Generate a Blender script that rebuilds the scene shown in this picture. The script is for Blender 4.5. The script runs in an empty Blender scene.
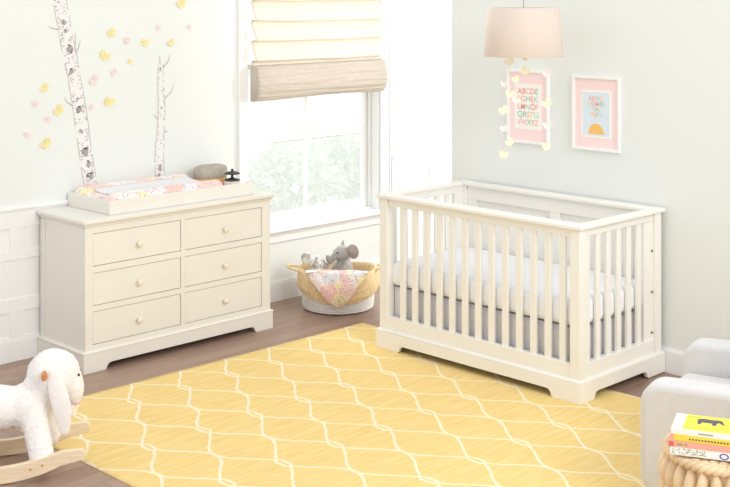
import bpy, bmesh, math, random
from math import pi, sin, cos, radians, sqrt
from mathutils import Vector, Matrix, noise
random.seed(7)
SC = bpy.context.scene
COL = SC.collection

# ------------------------------------------------------------------ helpers
def lin(c):
    return tuple(((x/255)/12.92 if x/255 <= .04045 else ((x/255+.055)/1.055)**2.4) for x in c)

class MB:
    def __init__(self): self.v = []; self.f = []; self.m = []
    def add(self, vs, fs, mi=0):
        n = len(self.v); self.v += [tuple(p) for p in vs]
        for f in fs: self.f.append(tuple(i+n for i in f)); self.m.append(mi)
        return self
    def box(self, x0, x1, y0, y1, z0, z1, mi=0):
        x0, x1 = min(x0, x1), max(x0, x1); y0, y1 = min(y0, y1), max(y0, y1); z0, z1 = min(z0, z1), max(z0, z1)
        vs = [(x, y, z) for z in (z0, z1) for y in (y0, y1) for x in (x0, x1)]
        return self.add(vs, [(0,2,3,1),(4,5,7,6),(0,1,5,4),(2,6,7,3),(0,4,6,2),(1,3,7,5)], mi)
    def prism(self, pts, fn0, fn1, mi=0):
        """polygon pts (2d, ccw) mapped by fn0 / fn1 to two 3-d caps"""
        n = len(pts); vs = [fn0(*p) for p in pts]+[fn1(*p) for p in pts]
        fs = [tuple(reversed(range(n))), tuple(range(n, 2*n))]
        fs += [(i, (i+1) % n, n+(i+1) % n, n+i) for i in range(n)]
        return self.add(vs, fs, mi)
    def lathe(self, prof, seg=32, c=(0,0,0), mi=0, cap0=True, cap1=True, wob=None):
        vs = []; n = len(prof)
        for j, (r, z) in enumerate(prof):
            for i in range(seg):
                a = 2*pi*i/seg; rr = r*(1 if wob is None else wob(a, j))
                vs.append((c[0]+rr*cos(a), c[1]+rr*sin(a), c[2]+z))
        fs = []
        for j in range(n-1):
            for i in range(seg):
                k = (i+1) % seg
                fs.append((j*seg+i, j*seg+k, (j+1)*seg+k, (j+1)*seg+i))
        if cap0: fs.append(tuple(reversed(range(seg))))
        if cap1: fs.append(tuple(range((n-1)*seg, n*seg)))
        return self.add(vs, fs, mi)
    def tube(self, pts, r, seg=8, mi=0, closed=False, caps=True):
        pts = [Vector(p) for p in pts]; n = len(pts); vs = []; fs = []
        up = None
        for i, p in enumerate(pts):
            a = pts[(i-1) % n] if (closed or i > 0) else p
            b = pts[(i+1) % n] if (closed or i < n-1) else p
            t = (b-a).normalized()
            if up is None:
                up = Vector((0,0,1)) if abs(t.z) < .9 else Vector((1,0,0))
            s = t.cross(up); s.normalize(); up = s.cross(t).normalized()
            rr = r(i/(n-1)) if callable(r) else r
            for k in range(seg):
                q = 2*pi*k/seg
                vs.append(p+s*(cos(q)*rr)+up*(sin(q)*rr))
        m = n if closed else n-1
        for i in range(m):
            j = (i+1) % n
            for k in range(seg):
                l = (k+1) % seg
                fs.append((i*seg+k, i*seg+l, j*seg+l, j*seg+k))
        if caps and not closed:
            fs.append(tuple(reversed(range(seg)))); fs.append(tuple(range((n-1)*seg, n*seg)))
        return self.add(vs, fs, mi)
    def grid(self, nu, nv, fn, mi=0, wrapu=False):
        vs = [fn(i/(nu if wrapu else nu-1), j/(nv-1)) for j in range(nv) for i in range(nu)]
        fs = []
        for j in range(nv-1):
            for i in range(nu if wrapu else nu-1):
                k = (i+1) % nu
                fs.append((j*nu+i, j*nu+k, (j+1)*nu+k, (j+1)*nu+i))
        return self.add(vs, fs, mi)
    def ball(self, c, r, seg=20, rings=12, rot=None, mi=0):
        r = (r, r, r) if not hasattr(r, '__len__') else r
        R = rot or Matrix.Identity(3); c = Vector(c); vs = []; fs = []
        vs.append(c+R @ Vector((0,0,-r[2])))
        for j in range(1, rings):
            p = -pi/2+pi*j/rings
            for i in range(seg):
                a = 2*pi*i/seg
                vs.append(c+R @ Vector((r[0]*cos(p)*cos(a), r[1]*cos(p)*sin(a), r[2]*sin(p))))
        vs.append(c+R @ Vector((0,0,r[2])))
        for i in range(seg):
            k = (i+1) % seg
            fs.append((0, 1+k, 1+i)); b = 1+(rings-2)*seg
            fs.append((b+i, b+k, len(vs)-1))
            for j in range(rings-2):
                fs.append((1+j*seg+i, 1+j*seg+k, 1+(j+1)*seg+k, 1+(j+1)*seg+i))
        return self.add(vs, fs, mi)
    def merge(self, o, M=None, mi=None):
        vs = [M @ Vector(p) for p in o.v] if M else o.v
        n = len(self.v); self.v += [tuple(p) for p in vs]
        for f, m in zip(o.f, o.m): self.f.append(tuple(i+n for i in f)); self.m.append(m if mi is None else mi)
        return self

def finish(name, me, mats, parent, loc):
    o = bpy.data.objects.new(name, me); COL.objects.link(o)
    for m in (mats if isinstance(mats, (list, tuple)) else [mats]): me.materials.append(m)
    if parent is not None: o.parent = parent
    if loc: o.location = loc
    return o

def obj(name, mb, mats, parent=None, loc=None, smooth=False, bevel=0, seg=2, fix=True, angle=40):
    me = bpy.data.meshes.new(name)
    me.from_pydata(mb.v, [], mb.f)
    for p, m in zip(me.polygons, mb.m): p.material_index = m
    bm = bmesh.new(); bm.from_mesh(me)
    if fix: bmesh.ops.recalc_face_normals(bm, faces=bm.faces)
    bm.to_mesh(me); bm.free()
    o = finish(name, me, mats, parent, loc)
    if bevel:
        b = o.modifiers.new('bevel', 'BEVEL'); b.width = bevel; b.segments = seg; b.limit_method = 'ANGLE'; b.angle_limit = radians(35)
        b.harden_normals = False
    if smooth or bevel: shade(o, angle if not smooth else 180)
    return o

def shade(o, angle):
    me = o.data
    me.polygons.foreach_set('use_smooth', [True]*len(me.polygons))
    if angle < 180:
        try: me.set_sharp_from_angle(angle=radians(angle))
        except Exception: pass

def blob(name, mb, mats, parent=None, loc=None, voxel=.01, smooth_it=6, disp=None):
    """union of overlapping shapes -> one continuous skin, then displaced"""
    me = bpy.data.meshes.new(name+'_src'); me.from_pydata(mb.v, [], mb.f)
    t = bpy.data.objects.new(name+'_src', me); COL.objects.link(t)
    r = t.modifiers.new('r', 'REMESH'); r.mode = 'VOXEL'; r.voxel_size = voxel
    s = t.modifiers.new('s', 'SMOOTH'); s.iterations = smooth_it; s.factor = .5
    dg = bpy.context.evaluated_depsgraph_get(); dg.update()
    out = bpy.data.meshes.new_from_object(t.evaluated_get(dg))
    bpy.data.objects.remove(t); bpy.data.meshes.remove(me)
    out.name = name; out.materials.clear()
    if disp:
        nn = [(v.index, v.co.copy(), v.normal.copy()) for v in out.vertices]
        for i, c, n in nn: out.vertices[i].co = c+n*disp(c)
    o = finish(name, out, mats, parent, loc)
    shade(o, 180)
    return o

def thing(name, label, cat, loc=(0,0,0), rz=0, group=None):
    o = bpy.data.objects.new(name, None); COL.objects.link(o)
    o.empty_display_size = .05
    o.location = loc; o.rotation_euler = (0,0,rz)
    return tag(o, label, cat, group)

def tag(o, label, cat, group=None, kind=None):
    o['label'] = label; o['category'] = cat
    if group: o['group'] = group
    if kind: o['kind'] = kind
    return o

def struct(name, mb, mats, parent=None, **k):
    o = obj(name, mb, mats, parent, **k)
    if parent is None: o['kind'] = 'structure'
    return o

def dup(root):
    r = root.copy(); COL.objects.link(r)
    for ch in list(root.children):
        c = ch.copy(); COL.objects.link(c); c.parent = r
        for g in ch.children:
            d = g.copy(); COL.objects.link(d); d.parent = c
    return r

# ------------------------------------------------------------------ camera frame of the place
F_, H0, YAW, EYE = 1234.7, -6.04, 0.7909, 2.1
CAM = Vector((-6.0169, -6.4382, EYE))
FW = Vector((cos(YAW), sin(YAW), 0)); RT = Vector((sin(YAW), -cos(YAW), 0))
cd = bpy.data.cameras.new('camera'); cam = bpy.data.objects.new('camera', cd); COL.objects.link(cam)
cam.location = CAM; cam.rotation_euler = (pi/2, 0, YAW-pi/2)
cd.sensor_width = 36; cd.lens = F_*36/730; cd.shift_y = -(243.5-H0)/730; cd.clip_start = .05
SC.camera = cam
def at_depth(u, v, d):
    p = CAM+FW*d+RT*((u-365)/F_*d); return Vector((p.x, p.y, EYE-(v-H0)*d/F_))
def on_back(u, v, y=0):
    r = FW+RT*((u-365)/F_); return at_depth(u, v, (y-CAM.y)/r.y)
def on_right(u, v, x=0):
    r = FW+RT*((u-365)/F_); return at_depth(u, v, (x-CAM.x)/r.x)

# ------------------------------------------------------------------ materials
def mat(name, col, rough=.5, bump=0, bscale=200, var=0, vscale=8, trans=0, sheen=0, spec=.5, stretch=None):
    m = bpy.data.materials.new(name); m.use_nodes = True
    nt = m.node_tree; b = nt.nodes['Principled BSDF']
    b.inputs['Base Color'].default_value = (*lin(col), 1); b.inputs['Roughness'].default_value = rough
    b.inputs['Specular IOR Level'].default_value = spec
    if sheen: b.inputs['Sheen Weight'].default_value = sheen
    tc = nt.nodes.new('ShaderNodeTexCoord'); src = tc.outputs['Object']
    if stretch:
        mp = nt.nodes.new('ShaderNodeMapping'); mp.inputs['Scale'].default_value = stretch
        nt.links.new(src, mp.inputs['Vector']); src = mp.outputs['Vector']
    if var:
        n = nt.nodes.new('ShaderNodeTexNoise'); n.inputs['Scale'].default_value = vscale; n.inputs['Detail'].default_value = 4
        nt.links.new(src, n.inputs['Vector'])
        r = nt.nodes.new('ShaderNodeValToRGB')
        c = lin(col); d = lin(tuple(max(0, x-var) for x in col)); e = lin(tuple(min(255, x+var) for x in col))
        r.color_ramp.elements[0].position = .3; r.color_ramp.elements[0].color = (*d, 1)
        r.color_ramp.elements[1].position = .7; r.color_ramp.elements[1].color = (*e, 1)
        nt.links.new(n.outputs['Fac'], r.inputs['Fac']); nt.links.new(r.outputs['Color'], b.inputs['Base Color'])
    if bump:
        n = nt.nodes.new('ShaderNodeTexNoise'); n.inputs['Scale'].default_value = bscale; n.inputs['Detail'].default_value = 3
        nt.links.new(src, n.inputs['Vector'])
        bp = nt.nodes.new('ShaderNodeBump'); bp.inputs['Strength'].default_value = bump; bp.inputs['Distance'].default_value = .004
        nt.links.new(n.outputs['Fac'], bp.inputs['Height']); nt.links.new(bp.outputs['Normal'], b.inputs['Normal'])
    if trans:
        t = nt.nodes.new('ShaderNodeBsdfTranslucent'); mx = nt.nodes.new('ShaderNodeMixShader'); mx.inputs[0].default_value = trans
        t.inputs['Color'].default_value = (*lin(col), 1)
        nt.links.new(b.outputs[0], mx.inputs[1]); nt.links.new(t.outputs[0], mx.inputs[2])
        nt.links.new(mx.outputs[0], nt.nodes['Material Output'].inputs['Surface'])
    return m

class NG:
    """tiny expression helper for math nodes"""
    def __init__(s, nt): s.nt = nt
    def op(s, o, *a, clamp=False):
        n = s.nt.nodes.new('ShaderNodeMath'); n.operation = o; n.use_clamp = clamp
        for i, x in enumerate(a):
            if isinstance(x, (int, float)): n.inputs[i].default_value = x
            else: s.nt.links.new(x, n.inputs[i])
        return n.outputs[0]
    def ss(s, x, a, b):
        n = s.nt.nodes.new('ShaderNodeMapRange'); n.interpolation_type = 'SMOOTHSTEP'
        s.nt.links.new(x, n.inputs[0]); n.inputs[1].default_value = a; n.inputs[2].default_value = b
        return n.outputs[0]
    def mix(s, f, a, b):
        n = s.nt.nodes.new('ShaderNodeMix'); n.data_type = 'RGBA'
        if isinstance(f, (int, float)): n.inputs[0].default_value = f
        else: s.nt.links.new(f, n.inputs[0])
        for k, x in ((6, a), (7, b)):
            if isinstance(x, tuple): n.inputs[k].default_value = (*x, 1)
            else: s.nt.links.new(x, n.inputs[k])
        return n.outputs[2]

M = {}
M['wall'] = mat('wall_paint', (233, 237, 234), .8, bump=.05, bscale=90)
M['trim'] = mat('white_trim', (243, 244, 243), .45)
M['cream'] = mat('cream_lacquer', (241, 239, 233), .42, var=2, vscale=3)
M['creamd'] = mat('cream_paint', (237, 234, 226), .45, var=2, vscale=3)
M['gap'] = mat('drawer_recess', (176, 164, 146), .8)
M['knob'] = mat('knob_cream', (240, 231, 213), .35)
M['bolt'] = mat('dark_bolt', (40, 38, 36), .4)
M['sheet'] = mat('white_sheet', (243, 245, 250), .85, bump=.15, bscale=35)
M['skirt'] = mat('grey_skirt_cloth', (222, 221, 226), .9, bump=.2, bscale=300)
M['chair'] = mat('light_grey_upholstery', (216, 215, 214), .9, bump=.35, bscale=420, var=3, vscale=25, sheen=.2)
M['shade'] = mat('blush_linen', (236, 221, 209), .9, bump=.4, bscale=260, var=5, vscale=60, trans=.06, stretch=(1,1,6))
M['shade_in'] = mat('shade_lining', (240, 232, 222), .8)
M['blind'] = mat('cream_blind_cloth', (246, 239, 224), .9, bump=.25, bscale=200, var=3, vscale=30, trans=.22)
M['bundle'] = mat('oatmeal_linen', (202, 192, 178), .95, bump=.5, bscale=60, var=9, vscale=26, stretch=(.5, 3, 8))
M['fleece'] = mat('white_fleece', (250, 246, 242), .95, bump=.7, bscale=190, sheen=.4)
M['ear'] = mat('plush_ear', (249, 244, 240), .95, bump=.5, bscale=260, sheen=.3)
M['pinknose'] = mat('pink_plush', (238, 214, 208), .95, bump=.3, bscale=200)
M['birchply'] = mat('pale_birch_wood', (243, 222, 190), .45, var=8, vscale=9, stretch=(1.2, 8, 14))
M['peg'] = mat('orange_wood', (206, 140, 84), .45, var=12, vscale=20)
M['rope'] = mat('white_rope', (245, 243, 239), .9, bump=.6, bscale=160)
M['straw'] = mat('tan_seagrass', (243, 214, 166), .85, bump=.6, bscale=120, var=14, vscale=45)
M['husk'] = mat('dried_hyacinth', (231, 205, 168), .7, bump=.5, bscale=60, var=14, vscale=14)
M['elegrey'] = mat('grey_plush', (178, 175, 173), .95, bump=.5, bscale=320, var=8, vscale=30, sheen=.4)
M['eleear'] = mat('grey_ear_lining', (176, 164, 158), .95, bump=.4, bscale=260)
M['black'] = mat('black_bead', (25, 25, 28), .2)
M['iron'] = mat('dark_iron', (62, 60, 58), .45)
M['marble'] = mat('pale_stone', (226, 214, 204), .35, var=10, vscale=30)
M['felt'] = mat('grey_felt', (182, 175, 162), .95, bump=.5, bscale=200, var=8, vscale=30)
M['tanwood'] = mat('honey_wood', (222, 174, 108), .5, var=12, vscale=20, stretch=(1, 6, 6))
M['yellow'] = mat('yellow_paper', (250, 238, 182), .8, trans=.2)
M['pink'] = mat('pink_paper', (251, 230, 230), .8, trans=.2)
M['paleyel'] = mat('pale_yellow_paper', (254, 249, 218), .8, trans=.15)
M['palepink'] = mat('pale_pink_paper', (254, 240, 238), .8, trans=.15)
M['thread'] = mat('pale_thread', (226, 224, 216), .8)
M['cord'] = mat('grey_cord', (170, 168, 164), .6)
M['bark'] = mat('birch_bark_print', (237, 237, 236), .85)
M['barkdark'] = mat('bark_mark_print', (172, 162, 164), .85, var=16, vscale=90)
M['barkline'] = mat('bark_outline_print', (190, 183, 181), .85)
M['frame'] = mat('white_frame', (246, 246, 244), .4)
M['mat_pink'] = mat('pink_mount', (251, 226, 224), .85)
M['paper'] = mat('print_paper', (249, 247, 242), .85)
M['skyblue'] = mat('print_blue', (222, 234, 243), .85)
M['sunorange'] = mat('print_orange', (248, 196, 110), .85)
for n, c in dict(l_pink=(244,190,184), l_green=(168,204,180), l_coral=(240,166,156), l_mint=(190,220,208), l_yellow=(244,216,150), l_lilac=(200,176,206)).items():
    M[n] = mat('letter_'+n[2:], c, .85)
M['leaf'] = mat('pale_leaf', (172, 188, 168), .7, var=22, vscale=9, trans=.4)
M['bk_white'] = mat('book_white', (246, 245, 242), .55)
M['bk_yellow'] = mat('book_yellow', (245, 224, 70), .5)
M['bk_gold'] = mat('book_gold', (244, 222, 80), .5)
M['bk_coral'] = mat('book_coral', (247, 176, 156), .55)
M['bk_red'] = mat('book_red', (226, 104, 96), .55)
M['pages'] = mat('book_pages', (243, 238, 226), .8)
M['ink'] = mat('ink_grey', (92, 88, 104), .7)
M['ink_blue'] = mat('ink_blue', (96, 104, 170), .6)
M['ink_green'] = mat('ink_green', (150, 168, 96), .7)
M['ground'] = mat('outdoor_paving', (214, 214, 208), .9)

def floral(name, base=(250, 243, 240), scale=24, big=7):
    m = bpy.data.materials.new(name); m.use_nodes = True; nt = m.node_tree; b = nt.nodes['Principled BSDF']; g = NG(nt)
    b.inputs['Roughness'].default_value = .9
    tc = nt.nodes.new('ShaderNodeTexCoord')
    def vor(sc, off, dim='3D'):
        mp = nt.nodes.new('ShaderNodeMapping'); mp.inputs['Location'].default_value = off
        nt.links.new(tc.outputs['Object'], mp.inputs['Vector'])
        nz = nt.nodes.new('ShaderNodeTexNoise'); nz.inputs['Scale'].default_value = sc*1.3; nt.links.new(mp.outputs[0], nz.inputs['Vector'])
        ad = nt.nodes.new('ShaderNodeVectorMath'); ad.operation = 'MULTIPLY_ADD'
        nt.links.new(nz.outputs['Color'], ad.inputs[0]); ad.inputs[1].default_value = (.7/sc,)*3; nt.links.new(mp.outputs[0], ad.inputs[2])
        v = nt.nodes.new('ShaderNodeTexVoronoi'); v.inputs['Scale'].default_value = sc; nt.links.new(ad.outputs[0], v.inputs['Vector'])
        return v
    v1 = vor(big, (0,0,0)); v2 = vor(scale, (3,1,2)); v3 = vor(scale*1.7, (1,5,2))
    sep = nt.nodes.new('ShaderNodeSeparateColor'); nt.links.new(v1.outputs['Color'], sep.inputs[0])
    ramp = nt.nodes.new('ShaderNodeValToRGB'); ramp.color_ramp.interpolation = 'CONSTANT'
    els = [(0, (249,214,205)), (.36, (252,238,232)), (.5, (250,236,192)), (.6, (249,206,197)), (.86, (236,236,240))]
    cr = ramp.color_ramp
    cr.elements[0].position = 0; cr.elements[0].color = (*lin(els[0][1]), 1); cr.elements[1].position = els[1][0]; cr.elements[1].color = (*lin(els[1][1]), 1)
    for p, c in els[2:]:
        e = cr.elements.new(p); e.color = (*lin(c), 1)
    nt.links.new(sep.outputs[0], ramp.inputs['Fac'])
    blobm = g.op('LESS_THAN', v1.outputs['Distance'], .72)
    c = g.mix(blobm, lin(base), ramp.outputs['Color'])
    s2 = nt.nodes.new('ShaderNodeSeparateColor'); nt.links.new(v2.outputs['Color'], s2.inputs[0])
    d2 = g.op('MULTIPLY', g.op('LESS_THAN', v2.outputs['Distance'], .3), g.op('GREATER_THAN', s2.outputs[0], .45))
    c = g.mix(d2, c, lin((176, 180, 204)))
    s3 = nt.nodes.new('ShaderNodeSeparateColor'); nt.links.new(v3.outputs['Color'], s3.inputs[0])
    d3 = g.op('MULTIPLY', g.op('LESS_THAN', v3.outputs['Distance'], .32), g.op('GREATER_THAN', s3.outputs[1], .6))
    c = g.mix(d3, c, lin((247, 190, 182)))
    d4 = g.op('MULTIPLY', g.op('LESS_THAN', v3.outputs['Distance'], .28), g.op('LESS_THAN', s3.outputs[1], .2))
    c = g.mix(d4, c, lin((178, 196, 176)))
    nt.links.new(c, b.inputs['Base Color'])
    return m
M['floral'] = floral('floral_cotton', scale=60, big=11)
M['floral2'] = floral('floral_muslin', scale=60, big=12)
def speckle(name):
    m = bpy.data.materials.new(name); m.use_nodes = True; nt = m.node_tree; b = nt.nodes['Principled BSDF']; g = NG(nt)
    b.inputs['Roughness'].default_value = .95
    tc = nt.nodes.new('ShaderNodeTexCoord')
    v = nt.nodes.new('ShaderNodeTexNoise'); v.inputs['Scale'].default_value = 45; v.inputs['Detail'].default_value = 2
    nt.links.new(tc.outputs['Object'], v.inputs['Vector'])
    c = g.mix(g.ss(v.outputs['Fac'], .52, .62), lin((242, 239, 234)), lin((182, 188, 190)))
    nt.links.new(c, b.inputs['Base Color']); return m
M['speckle'] = speckle('speckled_plush')

# rug: interlinked ogee trellis, white on golden yellow
def rug_material():
    m = bpy.data.materials.new('yellow_trellis_wool'); m.use_nodes = True; nt = m.node_tree; b = nt.nodes['Principled BSDF']; g = NG(nt)
    b.inputs['Roughness'].default_value = .95; b.inputs['Specular IOR Level'].default_value = .1
    tc = nt.nodes.new('ShaderNodeTexCoord'); sp = nt.nodes.new('ShaderNodeSeparateXYZ')
    nz = nt.nodes.new('ShaderNodeTexNoise'); nz.inputs['Scale'].default_value = 13; nt.links.new(tc.outputs['Object'], nz.inputs['Vector'])
    ad = nt.nodes.new('ShaderNodeVectorMath'); ad.operation = 'MULTIPLY_ADD'
    nt.links.new(nz.outputs['Color'], ad.inputs[0]); ad.inputs[1].default_value = (.014, .014, 0); nt.links.new(tc.outputs['Object'], ad.inputs[2])
    nt.links.new(ad.outputs[0], sp.inputs[0])
    W, L = .318, .585
    u = g.op('MULTIPLY', g.op('SUBTRACT', sp.outputs[0], RUG_PX), 1/W)
    v = g.op('MULTIPLY', g.op('SUBTRACT', sp.outputs[1], RUG_PY), 2*pi/L)
    t = g.op('MULTIPLY', g.op('SUBTRACT', 1, g.op('COSINE', v)), .5)
    gg = g.op('SUBTRACT', g.op('MULTIPLY', g.op('MAXIMUM', g.op('MULTIPLY', g.op('SUBTRACT', t, .04), 1/.96), 0.0), .5), g.op('MULTIPLY', g.op('SUBTRACT', 1, g.ss(t, 0, .12)), .055))
    def line(x):
        return g.op('ABSOLUTE', g.op('SUBTRACT', g.op('FRACT', g.op('ADD', x, 100.5)), .5))
    d = g.op('MINIMUM', line(g.op('SUBTRACT', u, gg)), line(g.op('ADD', u, gg)))
    ln = g.op('SUBTRACT', 1, g.ss(d, .020, .034))
    n2 = nt.nodes.new('ShaderNodeTexNoise'); n2.inputs['Scale'].default_value = 5; n2.inputs['Detail'].default_value = 5
    mp = nt.nodes.new('ShaderNodeMapping'); mp.inputs['Scale'].default_value = (1, 9, 1); nt.links.new(tc.outputs['Object'], mp.inputs['Vector']); nt.links.new(mp.outputs[0], n2.inputs['Vector'])
    base = g.mix(g.ss(n2.outputs['Fac'], .3, .7), lin((237, 207, 135)), lin((244, 217, 152)))
    c = g.mix(ln, base, lin((249, 236, 204)))
    nt.links.new(c, b.inputs['Base Color'])
    n3 = nt.nodes.new('ShaderNodeTexNoise'); n3.inputs['Scale'].default_value = 130; mp2 = nt.nodes.new('ShaderNodeMapping'); mp2.inputs['Scale'].default_value = (.3, 2, 1)
    nt.links.new(tc.outputs['Object'], mp2.inputs['Vector']); nt.links.new(mp2.outputs[0], n3.inputs['Vector'])
    bp = nt.nodes.new('ShaderNodeBump'); bp.inputs['Strength'].default_value = .5; bp.inputs['Distance'].default_value = .004
    nt.links.new(n3.outputs['Fac'], bp.inputs['Height']); nt.links.new(bp.outputs[0], b.inputs['Normal'])
    return m

def floor_material():
    m = bpy.data.materials.new('brown_plank_floor'); m.use_nodes = True; nt = m.node_tree; b = nt.nodes['Principled BSDF']; g = NG(nt)
    tc = nt.nodes.new('ShaderNodeTexCoord')
    br = nt.nodes.new('ShaderNodeTexBrick'); br.inputs['Scale'].default_value = 1; br.inputs['Brick Width'].default_value = 1.3; br.inputs['Row Height'].default_value = .11
    br.inputs['Mortar Size'].default_value = .0015; br.offset = .37
    br.inputs['Color1'].default_value = (*lin((156, 128, 112)), 1); br.inputs['Color2'].default_value = (*lin((178, 150, 132)), 1); br.inputs['Mortar'].default_value = (*lin((112, 90, 80)), 1)
    nt.links.new(tc.outputs['Object'], br.inputs['Vector'])
    mp = nt.nodes.new('ShaderNodeMapping'); mp.inputs['Scale'].default_value = (1.5, 22, 1); nt.links.new(tc.outputs['Object'], mp.inputs['Vector'])
    n = nt.nodes.new('ShaderNodeTexNoise'); n.inputs['Scale'].default_value = 3; n.inputs['Detail'].default_value = 6; nt.links.new(mp.outputs[0], n.inputs['Vector'])
    c = g.mix(g.op('MULTIPLY', g.ss(n.outputs['Fac'], .35, .7), .4), br.outputs['Color'], lin((138, 112, 98)))
    nt.links.new(c, b.inputs['Base Color']); b.inputs['Roughness'].default_value = .38
    bp = nt.nodes.new('ShaderNodeBump'); bp.inputs['Strength'].default_value = .15; bp.inputs['Distance'].default_value = .002
    nt.links.new(n.outputs['Fac'], bp.inputs['Height']); nt.links.new(bp.outputs[0], b.inputs['Normal'])
    return m

def glass_material():
    m = bpy.data.materials.new('glare_veil_window_glass'); m.use_nodes = True; nt = m.node_tree
    for n in list(nt.nodes):
        if n.type == 'BSDF_PRINCIPLED': nt.nodes.remove(n)
    tr = nt.nodes.new('ShaderNodeBsdfTransparent'); tl = nt.nodes.new('ShaderNodeBsdfTranslucent'); tl.inputs['Color'].default_value = (.95, .97, .96, 1)
    gl = nt.nodes.new('ShaderNodeBsdfGlossy'); gl.inputs['Roughness'].default_value = .02
    m1 = nt.nodes.new('ShaderNodeMixShader'); m1.inputs[0].default_value = .26  # translucent white share imitates the glare of the overbright outdoors
    nt.links.new(tr.outputs[0], m1.inputs[1]); nt.links.new(tl.outputs[0], m1.inputs[2])
    m2 = nt.nodes.new('ShaderNodeMixShader'); m2.inputs[0].default_value = .04
    nt.links.new(m1.outputs[0], m2.inputs[1]); nt.links.new(gl.outputs[0], m2.inputs[2])
    nt.links.new(m2.outputs[0], nt.nodes['Material Output'].inputs['Surface'])
    return m
M['glass'] = glass_material()
M['floor'] = floor_material()

# ------------------------------------------------------------------ setting
WX0, WX1 = -.768, .500          # window opening
WZ0, WZ1 = .500, 2.30
XL, XR, ZT = -4.6, 3.0, 2.75
RWY = -1.151                    # where the right wall ends
struct('floor', MB().box(XL, XR, -6.2, .16, -.06, 0), M['floor'])
w = MB()
w.box(XL, WX0, 0, .16, 0, ZT); w.box(WX1, XR, 0, .16, 0, ZT); w.box(WX0, WX1, 0, .16, 0, WZ0-.02); w.box(WX0, WX1, 0, .16, WZ1, ZT)
struct('wall_back', w, M['wall'])
struct('wall_right', MB().box(0, .14, -6.2, RWY, 0, ZT), M['wall'], bevel=.004)
struct('wall_side', MB().box(XR, XR+.14, -6.2, .16, 0, ZT), M['wall'])

# wainscot of the back wall: rails and stiles standing proud of the wall
def wains(x0, x1, edges, cap_ret=True):
    b = MB(); t = -.010
    b.box(x0+.0005, x1-.0005, -.003, 0, .126, .849)
    for z0, z1 in ((.76, .85), (.579, .633), (.28, .358), (.125, .138)): b.box(x0, x1, t, 0, z0, z1)
    xs = [x0]+[e for e in edges if x0 < e < x1]
    for e in edges:                                  # stile e-.083 .. e
        a, c = max(x0, e-.083), min(x1, e)
        if c > a:
            b.box(a, c, t, 0, .633, .76); b.box(a, c, t, 0, .138, .28)
    return b
edges_l = [-2.425+.475*k for k in range(-5, 4)]
edges_r = [1.13+.475*k for k in range(-1, 5)]
struct('trim_1', wains(XL, -.835, edges_l), M['trim'], bevel=.0015)
struct('trim_2', wains(.63, XR, edges_r), M['trim'], bevel=.0015)
def cap(x0, x1):
    return MB().prism([(0,.8485),(-.0105,.8485),(-.013,.858),(-.0185,.866),(-.0185,.878),(-.016,.882),(0,.882)], lambda y, z: (x0, y, z), lambda y, z: (x1, y, z))
struct('trim_3', cap(XL, -.835), M['trim']); struct('trim_4', cap(.63, XR), M['trim'])
def bprof(x0, x1):
    return MB().prism([(0,0),(-.0125,0),(-.0125,.112),(-.011,.122),(-.0095,.135),(0,.135)], lambda y, z: (x0, y, z), lambda y, z: (x1, y, z))
struct('baseboard_back', bprof(XL, XR), M['trim'])
struct('baseboard_right', MB().prism([(0,0),(-.012,0),(-.012,.118),(-.007,.128),(-.004,.138),(0,.138)], lambda x, z: (x, -6.2, z), lambda x, z: (x, RWY, z)), M['trim'])

# window
win = bpy.data.objects.new('window_1', None); COL.objects.link(win); win['kind'] = 'structure'
GY = .115
cs = MB()
for a, c in ((-.832, WX0), (WX1, .585)):
    cs.box(a, c, -.018, 0, .47, 2.42); 
cs.box(-.846, -.832, -.026, 0, .47, 2.42); cs.box(.585, .60, -.026, 0, .47, 2.42)
obj('casing', cs, M['trim'], win, bevel=.003)
obj('stool', MB().box(-.87, .64, -.075, .09, .478, .505), M['trim'], win, bevel=.008)
ap = MB().box(-.845, .60, -.02, 0, .40, .478).box(-.845, .60, -.034, 0, .452, .478)
obj('apron', ap, M['trim'], win, bevel=.004)
jb = MB().box(WX0-.001, WX0+.012, 0, .155, .5, WZ1).box(WX1-.012, WX1+.001, 0, .155, .5, WZ1).box(WX0, WX1, 0, .155, WZ1-.02, WZ1).box(WX0, WX1, .06, .155, .5, .515)
jb.box(WX0+.012, WX0+.03, .07, .095, .5, WZ1).box(WX1-.03, WX1-.012, .07, .095, .5, WZ1)
obj('jamb', jb, M['trim'], win, bevel=.002)
sx0, sx1 = WX0+.014, WX1-.014; gx0, gx1 = sx0+.045, sx1-.055
sash = MB().box(sx0, gx0, GY-.018, GY+.018, .51, 1.62).box(gx1, sx1, GY-.018, GY+.018, .51, 1.62).box(gx0, gx1, GY-.018, GY+.018, .51, .578).box(gx0, gx1, GY-.018, GY+.018, 1.585, 1.62)
obj('sash', sash, M['trim'], win, bevel=.003)
mx = on_back(305.5, 150, GY).x
obj('muntin', MB().box(mx-.011, mx+.011, GY-.012, GY+.012, .578, 1.585), M['trim'], win, bevel=.003)
obj('muntin', MB().box(gx0, gx1, GY-.0115, GY+.0115, 1.07, 1.092), M['trim'], win, bevel=.003)
up = MB().box(sx0, gx0, GY+.02, GY+.045, 1.585, 2.28).box(gx1, sx1, GY+.02, GY+.045, 1.585, 2.28).box(gx0, gx1, GY+.02, GY+.045, 2.24, 2.28).box(gx0, gx1, GY+.02, GY+.045, 1.585, 1.62)
obj('sash', up, M['trim'], win, bevel=.003)
obj('pane', MB().box(gx0, gx1, GY-.002, GY+.002, .578, 1.585), M['glass'], win)
obj('pane', MB().box(gx0, gx1, GY+.03, GY+.034, 1.62, 2.24), M['glass'], win)

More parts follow.
